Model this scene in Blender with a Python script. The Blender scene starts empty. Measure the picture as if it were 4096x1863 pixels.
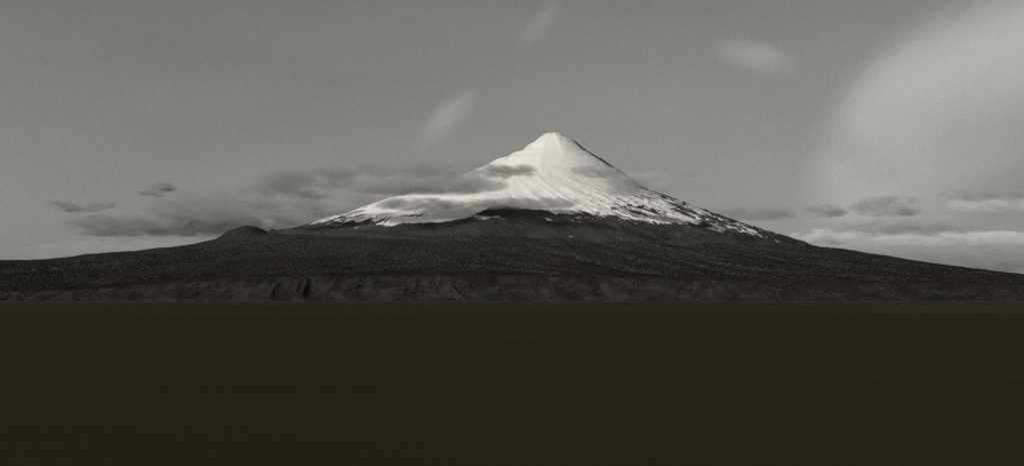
# A snow-capped volcano across a dark lake, after an old toned black-and-white print.  Units are metres.
import bpy, math
import numpy as np
from math import radians

scene = bpy.context.scene
col = scene.collection
rng = np.random.default_rng(7)

# ---------------------------------------------------------------- measured shape of the land
# left / right / shore profiles: distance from the summit against height
RL = [0.0, 119.2, 196.1, 292.2, 384.5, 480.7, 607.6, 699.9, 857.6, 1015.3, 1269.2, 1576.8, 1961.5, 2388.4, 2538.4,
    2715.3, 2953.8, 3119.2, 3315.3, 3492.2, 3673.0, 3911.5, 4088.4, 4269.2, 4326.8, 4884.5, 5115.3, 5446.1,
    5773.0, 6199.9, 6530.7, 6857.6, 7023.0, 7319.2, 7611.5, 7926.8, 8038.4, 8319.2, 8499.9, 10500.0, 14000.0,
    20000.0]
ZL = [2501.0, 2566.9, 2510.6, 2432.9, 2385.9, 2286.7, 2264.6, 2198.0, 2166.8, 2075.8, 1971.2, 1845.3, 1710.0,
    1543.1, 1533.2, 1464.0, 1378.2, 1312.1, 1251.2, 1218.8, 1156.8, 1073.1, 1035.3, 1017.3, 931.6, 940.8, 880.4,
    795.9, 742.9, 695.7, 681.8, 653.1, 615.6, 583.9, 569.6, 569.6, 569.6, 566.4, 557.9, 474.2, 334.8, 167.4]
RR = [0.0, 134.7, 196.2, 307.8, 465.5, 684.7, 903.9, 1127.0, 1346.2, 1527.0, 1780.8, 2050.1, 2288.5, 2588.5,
    2796.2, 3034.7, 3246.2, 3542.4, 3807.8, 3984.7, 4180.8, 4457.8, 4811.6, 5203.9, 5638.5, 5992.4, 6384.7,
    6780.8, 7253.9, 9000.0, 12000.0, 20000.0]
ZR = [2501.0, 2572.9, 2528.7, 2483.8, 2347.6, 2197.1, 2069.5, 1914.4, 1750.9, 1627.5, 1546.0, 1432.6, 1345.8,
    1229.0, 1159.1, 1056.4, 993.7, 886.8, 828.1, 719.7, 688.8, 694.4, 622.7, 560.8, 504.1, 464.3, 391.1, 341.1,
    330.1, 280.6, 198.1, 99.0]
BLX = [-9000.0, -4300.0, -3300.0, -2400.0, -700.0, 1200.0, 2600.0, 6000.0]
BLZ = [90.0, 110.0, 190.0, 245.0, 255.0, 235.0, 205.0, 150.0]
GUX = [-9000.0, -4500.0, -3800.0, -3000.0, 800.0, 1600.0, 2600.0, 9000.0]
GUA = [0.5, 0.6, 0.9, 1.2, 1.2, 0.7, 0.2, 0.1]
# snow cover of the cone: (bearing from the summit, distance, cover 0..1)
SNOW = [
    (-1.065, 4098, 0.05), (-1.124, 3796, 0.38), (-1.099, 3661, 0.48), (-1.066, 3518, 0.58), (-1.106, 3280, 0.43),
    (-1.179, 3049, 0.58), (-1.106, 2901, 0.88), (-1.08, 2738, 0.95), (-0.939, 4114, 0.1), (-0.917, 3895, 0.33),
    (-0.871, 3686, 0.43), (-0.835, 3570, 0.43), (-0.8, 3453, 0.53), (-0.79, 3986, 0.15), (-0.692, 3889, 0.33),
    (-0.629, 3765, 0.58), (-0.638, 3529, 0.68), (-0.647, 3245, 0.85), (-0.76, 3303, 0.83), (-0.947, 3126, 0.78),
    (-0.519, 3541, 0.83), (-0.447, 3454, 0.85), (-0.399, 3271, 0.9), (-0.378, 3013, 0.95), (-0.319, 2817, 1),
    (-0.479, 3769, 0.05), (-0.558, 3891, 0), (-0.394, 3758, 0), (-0.35, 3576, 0.1), (-0.321, 3288, 0.1),
    (-0.289, 3083, 0.1), (-0.261, 3027, 0.05), (-0.218, 2996, 0), (-0.15, 3024, 0), (-0.095, 3074, 0),
    (-0.224, 2769, 1), (-0.126, 2792, 1), (-0.043, 2783, 0.95), (-0.009, 2915, 0.68), (0.01, 3145, 0.1),
    (0.096, 3084, 0.43), (0.058, 3270, 0.38), (0.172, 3070, 0.38), (0.222, 3122, 0.1), (0.123, 2801, 0.78),
    (0.211, 2889, 0.64), (0.291, 2834, 0.62), (0.296, 3147, 0.46), (0.328, 3243, 0.26), (0.383, 3180, 0.82),
    (0.443, 3237, 0.82), (0.457, 3343, 0.15), (0.376, 3494, 0), (0.283, 3431, 0), (0.146, 3437, 0),
    (0.006, 3460, 0), (0.559, 3066, 0.72), (0.595, 3139, 0.62), (0.605, 3300, 0.15), (0.654, 3414, 0.42),
    (0.758, 3416, 0.47), (0.904, 3380, 0.42), (0.931, 3484, 0.32), (0.948, 3679, 0), (0.69, 3695, 0),
    (0.593, 3586, 0), (0.486, 2369, 0.61), (0.475, 2597, 0.48), (0.487, 2790, 0.52), (0.606, 2494, 0.72),
    (0.694, 2081, 0.62), (0.799, 2122, 0.67), (0.704, 2538, 0.57), (0.705, 2765, 0.52), (0.886, 2291, 0.47),
    (0.769, 2839, 0.47), (0.834, 2916, 0.42), (0.817, 3155, 0.42), (0.848, 3332, 0.42), (0.915, 1960, 0.62),
    (0.85, 1826, 0.72), (0.665, 1836, 0.72), (0.401, 2226, 0.66), (0.284, 2604, 0.64), (0.234, 2457, 0.72),
    (0.185, 2238, 0.88), (0.353, 2920, 0.58), (0.204, 1384, 0.93), (0.534, 1289, 0.86), (0.179, 1997, 0.86),
    (0.063, 2505, 0.86), (0.707, 1559, 0.78), (0.062, 1879, 0.92), (-0.418, 1067, 1), (-0.031, 615, 1),
    (-0.544, 1537, 1), (-0.541, 2211, 1), (-0.596, 2623, 1), (-0.726, 2748, 1), (-0.289, 2165, 1),
    (-0.047, 2212, 1), (0.315, 3654, 0), (-0.209, 3731, 0), (-0.599, 4195, 0), (-1.027, 4313, 0),
    (0.768, 4457, 0), (0.458, 1455, 1), (-0.772, 3091, 0.9), (-1.6, 4400, 0), (-1.6, 4900, 0),
    (-1.44, 4400, 0), (-1.44, 4900, 0), (-1.28, 4400, 0), (-1.28, 4900, 0), (-1.12, 4400, 0),
    (-1.12, 4900, 0), (-0.96, 4400, 0), (-0.96, 4900, 0), (-0.8, 4400, 0), (-0.8, 4900, 0),
    (-0.64, 4400, 0), (-0.64, 4900, 0), (-0.48, 4400, 0), (-0.48, 4900, 0), (-0.32, 4400, 0),
    (-0.32, 4900, 0), (-0.16, 4400, 0), (-0.16, 4900, 0), (-0.0, 4400, 0), (-0.0, 4900, 0),
    (0.16, 4400, 0), (0.16, 4900, 0), (0.32, 4400, 0), (0.32, 4900, 0), (0.48, 4400, 0),
    (0.48, 4900, 0), (0.64, 4400, 0), (0.64, 4900, 0), (0.8, 4400, 0), (0.8, 4900, 0),
    (0.96, 4400, 0), (0.96, 4900, 0), (1.12, 4400, 0), (1.12, 4900, 0), (1.28, 4400, 0),
    (1.28, 4900, 0), (1.44, 4400, 0), (1.44, 4900, 0), (1.6, 4400, 0), (1.6, 4900, 0),
    (2.2, 600, 1), (2.2, 1600, 1), (2.2, 2600, 0.7), (2.2, 3600, 0.3), (2.2, 4600, 0),
    (3.0, 600, 1), (3.0, 1600, 1), (3.0, 2600, 0.7), (3.0, 3600, 0.3), (3.0, 4600, 0),
    (-3.0, 600, 1), (-3.0, 1600, 1), (-3.0, 2600, 0.7), (-3.0, 3600, 0.3), (-3.0, 4600, 0),
    (-2.2, 600, 1), (-2.2, 1600, 1), (-2.2, 2600, 0.7), (-2.2, 3600, 0.3), (-2.2, 4600, 0),
    (-1.7, 600, 1), (-1.7, 1600, 1), (-1.7, 2600, 0.7), (-1.7, 3600, 0.3), (-1.7, 4600, 0),
]

# ---------------------------------------------------------------- terrain
def _hash(ix, iy, seed):
    n = (ix.astype(np.int64) * 374761393 + iy.astype(np.int64) * 668265263 + seed * 1442695041) & 0xFFFFFFFF
    n = ((n ^ (n >> 13)) * 1274126177) & 0xFFFFFFFF
    n = ((n ^ (n >> 16)) * 2246822519) & 0xFFFFFFFF
    return ((n ^ (n >> 15)) & 0xFFFFFF) / float(0xFFFFFF)
def noise(x, y, seed=0):
    """smooth gradient noise, about -1..1"""
    x = np.asarray(x, float); y = np.asarray(y, float)
    ix = np.floor(x); iy = np.floor(y); fx = x - ix; fy = y - iy
    ux = fx * fx * fx * (fx * (fx * 6 - 15) + 10); uy = fy * fy * fy * (fy * (fy * 6 - 15) + 10)
    def g(ax, ay, dx, dy):
        a = _hash(ax, ay, seed) * 2 * np.pi
        return np.cos(a) * dx + np.sin(a) * dy
    n00 = g(ix, iy, fx, fy); n10 = g(ix + 1, iy, fx - 1, fy)
    n01 = g(ix, iy + 1, fx, fy - 1); n11 = g(ix + 1, iy + 1, fx - 1, fy - 1)
    return 1.5 * ((n00 * (1 - ux) + n10 * ux) * (1 - uy) + (n01 * (1 - ux) + n11 * ux) * uy)
def fbm(x, y, seed=0, octaves=4, gain=0.5):
    s = 0; a = 1.0
    for k in range(octaves):
        s = s + a * noise(x * 2 ** k, y * 2 ** k, seed + 17 * k); a *= gain
    return s
def sstep(a, b, v):
    t = np.clip((v - a) / (b - a), 0, 1); return t * t * (3 - 2 * t)

CX, CY = 623.0, 20000.0              # the summit
def polar(X, Y):
    dx = X - CX; dy = CY - Y
    return np.arctan2(dx, dy), np.hypot(dx, dy)
def swirl(phi, r):
    """bearing followed back along the ribs, which bend to the right as they run down the near face"""
    k = sstep(-0.75, 0.0, phi) * (1 - sstep(1.2, 1.7, phi))
    return phi - 0.50 * k * np.log(np.clip(r, 500, 9000) / 1500)
def shore_y(X):
    return 12000 + 60 * noise(X / 1900, 0.3, 5) + 14 * noise(X / 310, 0.7, 6)
def bluff_h(X):
    return np.interp(X, BLX, BLZ)
def height(X, Y):
    phi, r = polar(X, Y)
    w = 0.5 + 0.5 * np.sin(phi)
    P = np.interp(r, RL, ZL) * (1 - w) + np.interp(r, RR, ZR) * w
    rd = np.arange(0, 24000, 20.0)                     # the near face is rounder than the two outlines
    kern = np.exp(-np.linspace(-2.2, 2.2, 37) ** 2); kern /= kern.sum()
    mean = np.convolve(np.pad(0.5 * (np.interp(rd, RL, ZL) + np.interp(rd, RR, ZR)), 18, mode='reflect', reflect_type='odd'), kern, 'valid')
    P = P + (np.interp(r, rd, mean) - 0.5 * (np.interp(r, RL, ZL) + np.interp(r, RR, ZR))) * np.cos(phi) ** 2 * sstep(150, 500, r)
    ys = shore_y(X); hb = bluff_h(X)
    t = np.clip((Y - ys - 850) / 5600, 0, 1); s = 1 - (1 - t) ** 2
    H = np.where(P > hb, hb + (P - hb) * s, P)
    # gullies and lava ribs that run down the cone
    amp = sstep(900, 2300, r) * (1 - 0.65 * sstep(4200, 6000, r))
    right = sstep(-0.3, 0.5, phi)
    wob = 0.25 * noise(r / 900, phi * 2, 31)
    ps = swirl(phi, r)
    g1 = fbm((ps + 0.10 * wob) * 7, r / 2600, 11, 3)
    g2 = fbm((ps + 0.05 * wob) * 24, r / 1500, 12, 3)
    H = H + amp * (14 + 24 * right) * g1 + amp * (5 + 17 * right) * g2 * sstep(1500, 2600, r)
    # knobbly lava blocks on the upper right edge and in the right-hand flows
    knob = np.maximum(0, fbm(X / 110, Y / 110, 14, 3)) 
    edge = sstep(1.05, 1.5, phi) * sstep(330, 600, r) * (1 - sstep(1900, 2700, r))
    H = H + knob * (26 * edge + 22 * right * sstep(1700, 2600, r) * (1 - sstep(3600, 4600, r)))
    # wooded foothills
    low = sstep(3300, 4600, r) * sstep(0, 2500, Y - ys)
    H = H + low * 13 * fbm(X / 900, Y / 900, 21, 4)
    ra = sstep(4000, 5200, r) * sstep(500, 1500, Y - ys)
    H = H - ra * 26 * np.clip(1 - np.abs(fbm(ps * 8 + 0.3 * wob, r / 3800, 51, 3)) * 2.6, 0, 1)   # wooded ravines
    # low scrub-covered rise in front of the snow
    H = H + 55 * np.exp(-((X + 260) / 520) ** 2 - ((Y - 16300) / 500) ** 2)
    # shore bluff cut by side gullies
    d = Y - ys
    gul = np.interp(X, GUX, GUA) * np.clip(0.9 + 0.8 * noise(X / 1100, 0.2, 45), 0.25, 1.05)
    wx = X + 0.45 * d * noise(X / 1500, 0.5, 44) + 150 * noise(X / 700, d / 600, 41)
    rid = 1 - np.sqrt(noise(wx / 470, d / 1500, 42) ** 2 + 0.02) * 1.6
    rid2 = 1 - np.abs(noise(wx / 170, d / 700, 43)) * 1.7
    b = np.clip(d / 620, 0, 1.6)
    back = np.clip(d + gul * (84 * (rid - 0.5) + 46 * (rid2 - 0.55)) * np.clip(d / 200, 0, 1) , 0, None)
    ramp = sstep(60, 760, back) * 0.88 + 0.12 * np.clip(d / 850, 0, 1)
    beach = np.clip(d / 110, -1, 1) * 9
    shoremask = 1 - sstep(850, 1600, d)
    Hb = beach + ramp * np.maximum(H - 9, 0)
    H = np.where(d < 1600, Hb * shoremask + H * (1 - shoremask), H)
    return H

def snow_cover(X, Y, Z):
    """0 bare .. 1 deep snow, from bearing and distance round the cone"""
    phi, r = polar(X, Y)
    S = np.array(SNOW)
    num = np.zeros(X.size); den = np.zeros(X.size)
    p = phi.ravel() * 2600; q = r.ravel()
    for a, b, v in S:
        w = 1.0 / ((p - a * 2600) ** 2 + (q - b) ** 2 + 60.0 ** 2) ** 2
        num += w * v; den += w
    c = (num / den).reshape(X.shape)
    c = np.where(r > 5200, 0, c)
    c = c - 0.52 * sstep(0.92, 1.25, phi) * sstep(330, 420, r) * (1 - sstep(2500, 3200, r))
    return np.clip(c, 0, 1)

# ---------------------------------------------------------------- helpers
def tag(o, label=None, cat=None, group=None, kind=None):
    if label: o['label'] = label
    if cat: o['category'] = cat
    if group: o['group'] = group
    if kind: o['kind'] = kind
    return o
def mesh_from_arrays(name, verts, quads=None, tris=None, smooth=True):
    me = bpy.data.meshes.new(name)
    nq = 0 if quads is None else len(quads); nt = 0 if tris is None else len(tris)
    me.vertices.add(len(verts)); me.vertices.foreach_set('co', np.ascontiguousarray(verts, np.float32).ravel())
    loops = []; starts = []; s = 0
    if nq: loops.append(np.asarray(quads, np.int32).ravel()); starts.append(np.arange(nq) * 4)
    if nt: loops.append(np.asarray(tris, np.int32).ravel()); starts.append(nq * 4 + np.arange(nt) * 3)
    loops = np.concatenate(loops); starts = np.concatenate(starts).astype(np.int32)
    me.loops.add(len(loops)); me.loops.foreach_set('vertex_index', loops)
    me.polygons.add(nq + nt); me.polygons.foreach_set('loop_start', starts)
    me.update(calc_edges=True); me.validate()
    me.polygons.foreach_set('use_smooth', np.full(nq + nt, smooth))
    return me
def grid_mesh(name, xs, ys, zf):
    X, Y = np.meshgrid(xs, ys); Z = zf(X, Y)
    ny, nx = X.shape
    i = np.arange(ny * nx).reshape(ny, nx)
    q = np.stack([i[:-1, :-1], i[:-1, 1:], i[1:, 1:], i[1:, :-1]], -1).reshape(-1, 4)
    return mesh_from_arrays(name, np.stack([X, Y, Z], -1).reshape(-1, 3), q), X, Y, Z
def fattr(me, name, arr):
    a = me.attributes.new(name, 'FLOAT', 'POINT'); a.data.foreach_set('value', np.ascontiguousarray(arr, np.float32).ravel())
def vattr(me, name, arr):
    a = me.attributes.new(name, 'FLOAT_VECTOR', 'POINT'); a.data.foreach_set('vector', np.ascontiguousarray(arr, np.float32).ravel())
def link(name, me, mat):
    o = bpy.data.objects.new(name, me); col.objects.link(o); me.materials.append(mat); return o

class Nodes:
    """small wrapper for building node trees"""
    def __init__(s, tree): s.t = tree; s.n = tree.nodes; s.l = tree.links; s.n.clear()
    def add(s, kind, **kw):
        n = s.n.new(kind)
        for k, v in kw.items(): setattr(n, k, v)
        return n
    def put(s, node, **ins):
        for k, v in ins.items():
            k = k.replace('_', ' ')
            sock = node.inputs[k]
            if isinstance(v, bpy.types.NodeSocket): s.l.new(v, sock)
            else: sock.default_value = v
        return node
    def math(s, op, a, b=None, c=None, clamp=False):
        n = s.add('ShaderNodeMath', operation=op, use_clamp=clamp)
        for i, v in enumerate((a, b, c)):
            if v is None: continue
            if isinstance(v, bpy.types.NodeSocket): s.l.new(v, n.inputs[i])
            else: n.inputs[i].default_value = v
        return n.outputs[0]
    def vmath(s, op, a, b):
        n = s.add('ShaderNodeVectorMath', operation=op)
        for i, v in enumerate((a, b)):
            if isinstance(v, bpy.types.NodeSocket): s.l.new(v, n.inputs[i])
            else: n.inputs[i].default_value = v
        return n.outputs[0]
    def noise(s, vec, scale, detail=4, rough=.55, dim='3D', ntype='FBM', distort=0):
        n = s.add('ShaderNodeTexNoise', noise_dimensions=dim)
        s.l.new(vec, n.inputs['Vector']); n.inputs['Scale'].default_value = scale
        n.inputs['Detail'].default_value = detail; n.inputs['Roughness'].default_value = rough
        n.inputs['Distortion'].default_value = distort
        return n.outputs['Fac']
    def ss(s, v, a, b, lo=0.0, hi=1.0):
        n = s.add('ShaderNodeMapRange', interpolation_type='SMOOTHSTEP')
        s.l.new(v, n.inputs[0])
        for i, x in enumerate((a, b, lo, hi)):
            if isinstance(x, bpy.types.NodeSocket): s.l.new(x, n.inputs[i + 1])
            else: n.inputs[i + 1].default_value = x
        return n.outputs[0]
    def mix(s, f, a, b):
        n = s.add('ShaderNodeMix', data_type='RGBA')
        for i, v in ((0, f), (6, a), (7, b)):
            if isinstance(v, bpy.types.NodeSocket): s.l.new(v, n.inputs[i])
            else: n.inputs[i].default_value = v
        return n.outputs[2]
def grey(v, warm=0.0):
    return (v * (1 + warm), v, v * (1 - 1.6 * warm), 1)
def material(name):
    m = bpy.data.materials.new(name); m.use_nodes = True
    return m, Nodes(m.node_tree)

# ---------------------------------------------------------------- materials
def mat_volcano():
    m, N = material('snow_and_rock')
    pol = N.add('ShaderNodeAttribute', attribute_name='polar').outputs['Vector']
    cov = N.add('ShaderNodeAttribute', attribute_name='cover').outputs['Fac']
    geo = N.add('ShaderNodeNewGeometry'); pos = geo.outputs['Position']
    # streaks that run down the cone: bearing (x) is fine, distance (y) is coarse
    warp = N.vmath('MULTIPLY', N.add('ShaderNodeCombineXYZ').outputs[0], (0, 0, 0))
    wn = N.math('MULTIPLY', N.math('SUBTRACT', N.noise(pos, 1 / 600, 3), .5), .12)
    wv = N.add('ShaderNodeCombineXYZ'); N.l.new(wn, wv.inputs[0])
    p2 = N.vmath('ADD', pol, wv.outputs[0])
    st1 = N.noise(N.vmath('MULTIPLY', p2, (15, 1.3, 0)), 1, 5, .6)
    st2 = N.noise(N.vmath('MULTIPLY', p2, (48, 2.6, 0)), 1, 4, .6)
    blot = N.noise(pos, 1 / 150, 5, .65)
    v = N.math('ADD', cov, N.math('MULTIPLY', N.math('SUBTRACT', st1, .5), 1.5))
    v = N.math('ADD', v, N.math('MULTIPLY', N.math('SUBTRACT', st2, .5), 1.35))
    v = N.math('ADD', v, N.math('MULTIPLY', N.math('SUBTRACT', blot, .5), 1.0))
    # deep snow stays closed, bare ground stays bare
    guard = N.math('ADD', N.ss(cov, .9, 1.0, 0, .9), N.ss(cov, 0.0, .1, -.9, 0))
    v = N.math('ADD', v, guard)
    snow = N.ss(v, .40, .54)
    rock = N.mix(N.noise(pos, 1 / 220, 5), grey(.028, .05), grey(.058, .04))
    white = N.mix(N.noise(pos, 1 / 300, 4), grey(.74, .018), grey(.83, .018))
    grey_streak = N.math('MULTIPLY', N.ss(N.math('ADD', N.math('MULTIPLY', st1, .6), N.math('MULTIPLY', st2, .4)), .45, .62), N.ss(cov, .55, .99, .85, 0))
    white = N.mix(grey_streak, white, grey(.42, .02))                        # greyer streaks mixed into thinner snow cover
    c = N.mix(snow, rock, white)
    b = N.add('ShaderNodeBsdfPrincipled'); out = N.add('ShaderNodeOutputMaterial')
    N.put(b, Base_Color=c, Roughness=.9); b.inputs['Specular IOR Level'].default_value = .1
    bump = N.add('ShaderNodeBump'); N.put(bump, Strength=.8, Distance=26.0, Height=N.math('ADD', N.math('MULTIPLY', snow, .35), N.math('ADD', N.math('MULTIPLY', st2, N.ss(cov, .75, 1.0, .6, .05)), N.math('MULTIPLY', blot, N.ss(cov, .9, 1.0, .9, .25)))))
    N.l.new(bump.outputs[0], b.inputs['Normal'])
    N.l.new(b.outputs[0], out.inputs[0])
    return m
def mat_bluff():
    m, N = material('bluff_earth')
    pos = N.add('ShaderNodeNewGeometry').outputs['Position']
    n = N.noise(N.vmath('MULTIPLY', pos, (1, 1, 2.0)), 1 / 240, 5, .6)
    c = N.mix(N.ss(n, .35, .65), grey(.022, .10), grey(.040, .07))
    b = N.add('ShaderNodeBsdfPrincipled'); out = N.add('ShaderNodeOutputMaterial')
    N.put(b, Base_Color=c, Roughness=1.0); b.inputs['Specular IOR Level'].default_value = 0
    N.l.new(b.outputs[0], out.inputs[0]); return m
def mat_plain(name, lo, hi, size, warm=.05):
    m, N = material(name)
    pos = N.add('ShaderNodeNewGeometry').outputs['Position']
    c = N.mix(N.ss(N.noise(pos, 1 / size, 5, .6), .3, .7), grey(lo, warm), grey(hi, warm))
    b = N.add('ShaderNodeBsdfPrincipled'); out = N.add('ShaderNodeOutputMaterial')
    N.put(b, Base_Color=c, Roughness=1.0); b.inputs['Specular IOR Level'].default_value = 0
    N.l.new(b.outputs[0], out.inputs[0]); return m
def mat_forest():
    m, N = material('dark_foliage')
    tone = N.add('ShaderNodeAttribute', attribute_name='tone').outputs['Fac']
    c = N.mix(tone, grey(.0145, .15), grey(.044, .07))
    b = N.add('ShaderNodeBsdfPrincipled'); out = N.add('ShaderNodeOutputMaterial')
    N.put(b, Base_Color=c, Roughness=1.0); b.inputs['Specular IOR Level'].default_value = 0
    N.l.new(b.outputs[0], out.inputs[0]); return m
def mat_water():
    m, N = material('dark_lake_water')
    pos = N.add('ShaderNodeNewGeometry').outputs['Position']
    w1 = N.noise(N.vmath('MULTIPLY', pos, (.6, 1, 1)), 1 / 2.2, 4, .6)
    w2 = N.noise(N.vmath('MULTIPLY', pos, (.35, 1, 1)), 1 / 14, 3, .5)
    slick = N.ss(N.noise(N.vmath('MULTIPLY', pos, (.16, 1, 1)), 1 / 420, 6, .68), .3, .7)
    b = N.add('ShaderNodeBsdfDiffuse'); gl = N.add('ShaderNodeBsdfGlossy'); mx = N.add('ShaderNodeMixShader'); out = N.add('ShaderNodeOutputMaterial')
    N.put(b, Color=N.mix(slick, (.0209, .0172, .0096, 1), (.0222, .0182, .0101, 1)))
    N.put(gl, Color=(1, 1, .95, 1), Roughness=.32); 
    g = N.add('ShaderNodeNewGeometry'); dt = N.add('ShaderNodeVectorMath', operation='DOT_PRODUCT')
    N.l.new(g.outputs['Normal'], dt.inputs[0]); N.l.new(g.outputs['Incoming'], dt.inputs[1])
    graze = N.ss(dt.outputs['Value'], .003, .02, .018, 0)              # more mirror-like towards the far shore
    N.put(mx, Fac=N.math('ADD', N.ss(slick, .2, .8, .016, .024), graze))
    bump = N.add('ShaderNodeBump'); N.put(bump, Strength=.6, Distance=1.0, Height=N.math('ADD', N.math('MULTIPLY', w1, .35), w2))
    N.l.new(bump.outputs[0], b.inputs['Normal']); N.l.new(bump.outputs[0], gl.inputs['Normal'])
    N.l.new(b.outputs[0], mx.inputs[1]); N.l.new(gl.outputs[0], mx.inputs[2]); N.l.new(mx.outputs[0], out.inputs[0]); return m
def mat_cloud(name, half, tau, albedo, amp, seed, high=False):
    m, N = material(name)
    obj = N.add('ShaderNodeTexCoord').outputs['Object']
    rx, ry, rz = half
    u = N.vmath('MULTIPLY', obj, (1 / rx, 1 / ry, 1 / rz))
    sx = N.add('ShaderNodeSeparateXYZ'); N.l.new(u, sx.inputs[0])
    x2, y2, z2 = (N.math('MULTIPLY', sx.outputs[i], sx.outputs[i]) for i in range(3))
    if rx > 4 * rz and not high: x2 = N.math('MULTIPLY', x2, x2)                      # banks are long slabs, the high pale patches are lenses
    f = N.math('SUBTRACT', N.math('SUBTRACT', N.math('SUBTRACT', 1, x2), y2), z2)
    cell = rz * .9 if high else max(45.0, min(200.0, rz * .8))
    q = N.vmath('ADD', N.vmath('MULTIPLY', obj, (.45, .5, 1.0) if high else (.36, .42, 1.0)), (seed * 937.0, seed * 331.0, seed * 517.0))
    n = N.noise(q, 1 / cell, 5, .62)
    v = N.math('ADD', N.math('MULTIPLY', f, .85), N.math('MULTIPLY', N.math('SUBTRACT', n, .5), 6.0 * amp))
    if high: v = N.math('MULTIPLY', N.ss(v, -.15, 1.0), N.ss(f, 0, .6 if ry > 3000 else 1.0))
    else: v = N.math('MULTIPLY', N.ss(v, .08, .95), N.ss(f, 0, .35))
    dens = N.math('MULTIPLY', v, tau / (1.15 * ry))
    p = N.add('ShaderNodeVolumePrincipled'); out = N.add('ShaderNodeOutputMaterial')
    p.inputs['Color'].default_value = grey(albedo, .012); p.inputs['Anisotropy'].default_value = -.35 if albedo > .9 else 0.0
    p.inputs['Absorption Color'].default_value = (0, 0, 0, 1)
    N.l.new(dens, p.inputs['Density']); N.l.new(p.outputs[0], out.inputs['Volume'])
    return m

# ---------------------------------------------------------------- the land
def polar_attr(X, Y, Z):
    phi, r = polar(X, Y); return np.stack([swirl(phi, r), r / 1000, Z / 1000], -1)
xs = np.concatenate([np.arange(-12000, -8200, 60), np.arange(-8200, 8200, 16), np.arange(8200, 12001, 60)])
ys = np.concatenate([np.arange(13500, 16000, 34), np.arange(16000, 20300, 18), np.arange(20300, 25001, 90)])
me, X, Y, Z = grid_mesh('volcano', xs, ys, height)
fattr(me, 'cover', snow_cover(X, Y, Z)); vattr(me, 'polar', polar_attr(X, Y, Z))
tag(link('volcano', me, mat_volcano()), 'snow-capped volcano cone rising above dark wooded slopes', 'volcano', kind='structure')

xb = np.concatenate([np.arange(-12000, -5600, 40), np.arange(-5600, 5600, 11), np.arange(5600, 12001, 40)])
yb = np.concatenate([np.arange(11840, 12060, 20), np.arange(12060, 13501, 13), [13500.0]])
yb = np.unique(yb)
me, X, Y, Z = grid_mesh('shore_bluff', xb, yb, height)
tag(link('shore_bluff', me, mat_bluff()), 'low gullied bluff along the far lake shore', 'bluff', kind='structure')

# narrow strip of pale shingle along the far shore
xg = np.arange(-12000, 12001, 25.0)
rows = []
for t, z in ((-40, .25), (10, 2.6), (60, 6.4), (105, 10.2)):
    yy = shore_y(xg) + t + 5 * noise(xg / 90, t * .01, 77)
    rows.append(np.stack([xg, yy, np.full_like(xg, z) + .9], -1))
V = np.stack(rows); i = np.arange(V.shape[0] * V.shape[1]).reshape(V.shape[:2])
q = np.stack([i[:-1, :-1], i[:-1, 1:], i[1:, 1:], i[1:, :-1]], -1).reshape(-1, 4)
tag(link('beach', mesh_from_arrays('beach', V.reshape(-1, 3), q), mat_plain('grey_shingle', .033, .05, 160, .03)),
    'thin pale strip of beach along the far shore', 'beach', kind='structure')

# the small side cone on the left shoulder
hx, hy, hz = -3770.0, 18700.0, 160.0
def hill(Xh, Yh):
    rr = np.hypot((Xh - hx) / np.where(Xh < hx, 1.22, .95), Yh - hy)
    dome = hz * (1 - sstep(0, 430, rr)) ** .75 + 4 * fbm(Xh / 160, Yh / 160, 91, 3) * (1 - sstep(240, 430, rr))
    return height(Xh, Yh) + dome - 6 * sstep(370, 440, rr)
me, X, Y, Z = grid_mesh('hill', np.arange(hx - 560, hx + 561, 14), np.arange(hy - 480, hy + 481, 20), hill)
tag(link('hill', me, mat_plain('hill_scrub', .028, .045, 120, .06)), 'small dark rounded side cone on the left shoulder of the volcano', 'hill', kind='structure')

# ---------------------------------------------------------------- the forest: one far-off wood
n = 400000
fy = 12060 + (rng.random(n) ** .85) * 9500
fx = (rng.random(n) * 2 - 1) * .46 * fy
fz = height(fx, fy)
cov = snow_cover(fx, fy, fz)
_, r = polar(fx, fy)
dsh = fy - shore_y(fx)
gulw = np.interp(fx, GUX, GUA)
patch = fbm(fx / 130 + dsh / 900, fy / 520, 61, 3)
bluffmask = (dsh < 950) & (gulw > .4) & (patch < .0)
treeline = 1010 + 90 * fbm(fx / 700, fy / 700, 62, 3) + 170 * (rng.random(n) - .5)
keep = (cov < .06) & (fz < treeline) & (dsh > 120) & ~bluffmask & (rng.random(n) < .92)
fx, fy, fz = fx[keep], fy[keep], fz[keep]
onhill = (np.abs(fx - hx) < 550) & (np.abs(fy - hy) < 470)
fz = np.where(onhill, np.maximum(fz, hill(fx, fy)), fz)
n = len(fx)
hgt = 3 + 4.5 * rng.random(n) ** 2; rad = 8.5 + 7 * rng.random(n)
hgt = np.where(fz > 800, hgt * .6, hgt); rad = np.where(fz > 800, rad * .8, rad)
low = (fy - shore_y(fx)) < 1000
hgt = np.where(low, hgt * .8, hgt); rad = np.where(low, rad * .75, rad)
rot = rng.random(n) * 6.283
K = 4
ang = rot[:, None] + np.arange(K) * 2 * np.pi / K
jit = .75 + .5 * rng.random((n, K))
ring0 = np.stack([fx[:, None] + rad[:, None] * .8 * jit * np.cos(ang), fy[:, None] + rad[:, None] * .8 * jit * np.sin(ang), np.repeat((fz - 8)[:, None], K, 1)], -1)
ring1 = np.stack([fx[:, None] + rad[:, None] * jit * np.cos(ang + .5), fy[:, None] + rad[:, None] * jit * np.sin(ang + .5), (fz + hgt * .55)[:, None] * np.ones((1, K)) + 3 * (jit - 1) * hgt[:, None] * .2], -1)
tip = np.stack([fx + rad * .3 * (rng.random(n) - .5), fy + rad * .3 * (rng.random(n) - .5), fz + hgt], -1)[:, None]
V = np.concatenate([ring0, ring1, tip], 1)
base = (np.arange(n) * (2 * K + 1))[:, None, None]
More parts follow.
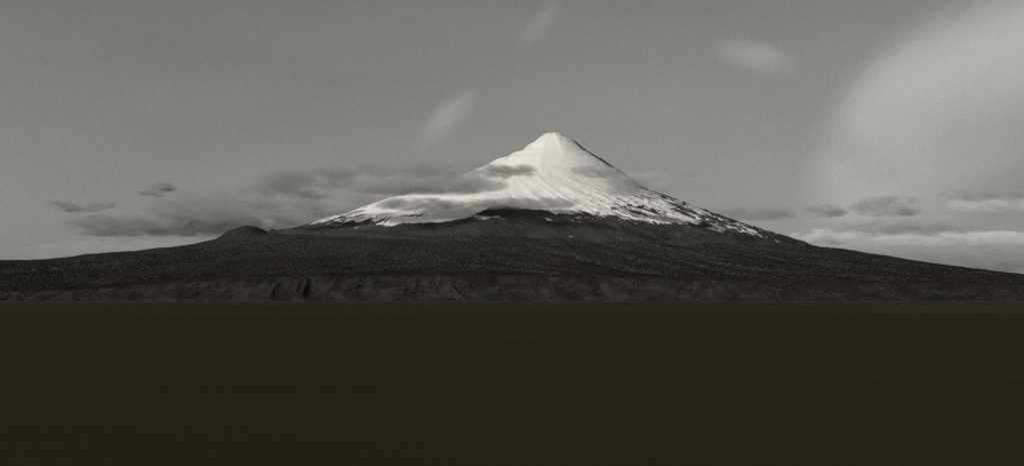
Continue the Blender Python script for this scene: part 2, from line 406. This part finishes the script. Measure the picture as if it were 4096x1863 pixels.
k = np.arange(K); k2 = (k + 1) % K
quads = (base + np.stack([k, k2, K + k2, K + k], -1)[None]).reshape(-1, 4)
tris = (base + np.stack([K + k, K + k2, np.full(K, 2 * K)], -1)[None]).reshape(-1, 3)
me = mesh_from_arrays('forest', V.reshape(-1, 3), quads, tris, smooth=True)
alt = sstep(150, 900, fz)
tone = np.clip(.10 + .52 * alt + .24 * fbm(fx / 500, fy / 500, 63, 4) + .07 * fbm(polar(fx, fy)[0] * 12, r[keep] / 1800, 64, 3) + .04 * (rng.random(n) - .5), 0, 1)
fattr(me, 'tone', np.repeat(tone, 2 * K + 1))
tag(link('forest', me, mat_forest()), 'dark forest covering the lower slopes of the volcano', 'forest', kind='stuff')

# ---------------------------------------------------------------- the lake
wx_ = np.concatenate([[-60000.0], np.linspace(-14000, 14000, 57), [60000.0]])
wy_ = np.concatenate([[-40000.0, -2000.0], np.linspace(0, 12600, 41)])
me, X, Y, Z = grid_mesh('lake', wx_, wy_, lambda a, b: a * 0)
tag(link('lake', me, mat_water()), 'dark still lake filling the foreground', 'lake', kind='structure')
me, X, Y, Z = grid_mesh('far_ground', np.linspace(-90000, 90000, 31), np.linspace(24000, 120000, 21), lambda a, b: a * 0 - 20.0 + 20 * noise(a / 9000, b / 9000, 3))
tag(link('plain', me, mat_plain('plain_scrub', .03, .05, 900, .05)), 'dark plain beyond the volcano', 'plain', kind='structure')

# ---------------------------------------------------------------- clouds, each a volume of its own
# label, centre x, y, z, half sizes x, y, z, optical depth, albedo, raggedness, seed
CLOUDS = [
    ('long dark grey cloud bank reaching the snowy left shoulder of the volcano', -1274, 16800, 1697, 1361, 642, 142, 2.4, 0.6, 1.0, 1),
    ('dark lumpy cloud heap at the stepped left end of the long bank', -2745, 17000, 1566, 937, 442, 274, 1.8, 0.62, 1.2, 2),
    ('small grey cloud puff on the snow just below the summit', -15, 16600, 1644, 393, 185, 137, 1.8, 0.6, 1.2, 3),
    ('grey mist tongue lying below the long bank at the edge of the snow', -1139, 16700, 1498, 1164, 549, 159, 3.6, 0.78, 0.35, 4),
    ('broad grey cloud mass hanging above the small dark cone', -4705, 24500, 1682, 2700, 900, 584, 2.5, 0.62, 1.1, 5),
    ('flat slab of dark cloud left of the small dark cone', -6827, 25000, 1441, 2147, 900, 248, 3.2, 0.58, 0.7, 6),
    ('small dark ragged cloud floating alone over the left cloud banks', -6842, 25000, 2136, 462, 218, 183, 2.8, 0.64, 1.1, 7),
    ('thin torn cloud wisp at far left above the flat dark slab', -8333, 25000, 1846, 745, 352, 165, 2.0, 0.66, 1.3, 8),
    ('pale grey cloud sheet just above the left skyline', -7579, 27000, 926, 2888, 900, 367, 2.2, 0.74, 0.5, 9),
    ('thin grey band lying across the snow above the dark wooded rise', 201, 16450, 1237, 789, 330, 88, 2.0, 0.56, 0.5, 10),  # grey band over the snow, built as a thin volume
    ('thin grey band across the streaked left snowfield', -1182, 16450, 1227, 656, 309, 100, 2.1, 0.56, 0.6, 11),  # second grey band on the snowfield, also a thin volume
    ('narrow dark cloud streak on the snow under the rocky right edge of the summit', 1121, 16900, 1686, 411, 194, 93, 1.6, 0.66, 0.9, 12),
    ('pale mist patch over the rocky skyline right of the summit', 1638, 16900, 1521, 630, 297, 205, 2.2, 0.8, 0.5, 13),
    ('dark flat cloud touching the lower end of the right snow slope', 4308, 24000, 1641, 1128, 532, 194, 1.8, 0.7, 0.8, 14),
    ('small faint cloud dash high right of the volcano', 3455, 25000, 2427, 324, 153, 92, 0.6, 0.72, 1.3, 15),
    ('short dark cloud between two longer ones over the right skyline', 6217, 26000, 1783, 556, 262, 162, 1.5, 0.7, 1.1, 16),
    ('dark lens of cloud at the foot of the pale sky on the right', 7529, 26000, 1871, 969, 457, 248, 1.7, 0.7, 1.1, 17),
    ('dark streak of cloud above the bright wisps on the right', 8025, 27000, 1504, 1750, 826, 208, 1.4, 0.72, 1.4, 18),
    ('thin grey cloud near the right edge of the picture', 10206, 28000, 2278, 1089, 514, 154, 1.1, 0.72, 1.2, 19),
    ('bright torn wisp of cloud low over the right slope', 7334, 30000, 1466, 997, 470, 209, 1.6, 1.0, 1.8, 20),
    ('long bright streak of cloud low at the right edge', 10293, 30000, 1420, 2431, 900, 198, 1.9, 1.0, 1.7, 21),
    ('bright thin wisp under the thin grey cloud near the right edge', 11210, 30000, 2200, 1361, 642, 187, 0.6, 1.0, 1.6, 22),
    ('grey cloud layer resting on the right skyline', 10685, 32000, 994, 3941, 900, 552, 2.0, 0.72, 0.5, 23),
    ('wide thin veil of mist between the long cloud bank and the left snowfield', -2429, 23500, 1794, 2514, 900, 742, 1.3, 0.76, 0.6, 24),
]

import bmesh
def cloud(label, x, y, z, rx, ry, rz, tau, albedo, amp, seed, tilt=None):
    bm = bmesh.new(); bmesh.ops.create_icosphere(bm, subdivisions=4, radius=1.0)
    for v in bm.verts: v.co = (v.co.x * rx * 1.02, v.co.y * ry * 1.02, v.co.z * rz * 1.02)
    me = bpy.data.meshes.new('cloud'); bm.to_mesh(me); bm.free()
    o = link('cloud', me, mat_cloud('cloud_vapour', (rx, ry, rz), tau, albedo, amp, seed, tilt is not None))
    o.location = (x, y, z)
    if tilt: o.rotation_euler = (0, radians(tilt), 0)
    tag(o, label, 'cloud', 'clouds around the volcano')
    return o
for c in CLOUDS: cloud(*c)
# bright patches of the sky, shaped as thin vapour volumes: as above, with the tilt of the long axis in degrees
HIGH = [
    ('huge pale smooth patch filling the sky at the upper right', 16336, 42000, 5958, 8219, 4932, 5009, 2.7, 1.0, 0.32, 31, -30),
    ('pale curved streak high in the sky left of the pale patch', 7547, 40000, 7437, 1835, 1101, 660, 0.62, 1.0, 0.2, 32, 14),
    ('pale slanting streak in the sky up left of the summit', -1994, 40000, 5553, 1651, 991, 660, 0.75, 1.0, 0.2, 33, -42),
    ('faint slanting streak in the sky at the top above the summit', 881, 40000, 8488, 1345, 807, 563, 0.3, 1.0, 0.2, 34, -48),
]
for c in HIGH: cloud(*c)


# ---------------------------------------------------------------- light
SUN_EL, SUN_AZ = radians(33), math.atan2(-.87, -.50)       # sun behind the camera's left shoulder
w = bpy.data.worlds.new('World'); scene.world = w; w.use_nodes = True
N = Nodes(w.node_tree)
sky = N.add('ShaderNodeTexSky', sky_type='NISHITA'); sky.sun_disc = False
sky.sun_elevation = SUN_EL; sky.sun_rotation = SUN_AZ; sky.air_density = 1.0; sky.dust_density = 1.0; sky.ozone_density = 1.0
bw = N.add('ShaderNodeRGBToBW'); N.l.new(sky.outputs[0], bw.inputs[0])
film = N.math('POWER', bw.outputs[0], .8)
way = N.add('ShaderNodeTexCoord').outputs['Generated']
thin = N.math('SUBTRACT', N.noise(way, 380, 3, .7), .5)              # fine grain-like mottling put into the sky tone
broad = N.math('SUBTRACT', N.noise(N.vmath('MULTIPLY', way, (1, 1, 3.0)), 4.5, 3, .5), .5)
film = N.math('MULTIPLY', film, N.math('ADD', 1, N.math('ADD', N.math('MULTIPLY', thin, .30), N.math('MULTIPLY', broad, .30))))
toned = N.vmath('MULTIPLY', film, (1.0, 1.0, .93))
bg = N.add('ShaderNodeBackground'); N.l.new(toned, bg.inputs[0]); bg.inputs[1].default_value = 0.074
out = N.add('ShaderNodeOutputWorld'); N.l.new(bg.outputs[0], out.inputs[0])
s = bpy.data.lights.new('sun', 'SUN'); s.energy = 3.0; s.angle = radians(.53); s.color = (1, .985, .94)
so = bpy.data.objects.new('sun', s); col.objects.link(so)
d = (math.sin(SUN_AZ) * math.cos(SUN_EL), math.cos(SUN_AZ) * math.cos(SUN_EL), math.sin(SUN_EL))
from mathutils import Vector
so.rotation_euler = Vector(d).to_track_quat('Z', 'Y').to_euler(); so.location = (0, 0, 6000)

# ---------------------------------------------------------------- camera and picture
cam = bpy.data.cameras.new('camera'); co = bpy.data.objects.new('camera', cam); col.objects.link(co)
co.location = (0, 0, 30); co.rotation_euler = (radians(90), 0, 0)
cam.sensor_width = 36; cam.lens = 36 * 5200 / 4096; cam.shift_y = (1195 - 931.5) / 4096
cam.clip_start = 1; cam.clip_end = 300000
scene.camera = co
scene.view_settings.view_transform = 'Standard'; scene.view_settings.look = 'None'
scene.view_settings.exposure = 0; scene.view_settings.gamma = 1
scene.cycles.use_denoising = False
scene.cycles.volume_bounces = 2; scene.cycles.max_bounces = 4
scene.cycles.volume_max_steps = 512; scene.cycles.volume_step_rate = .5
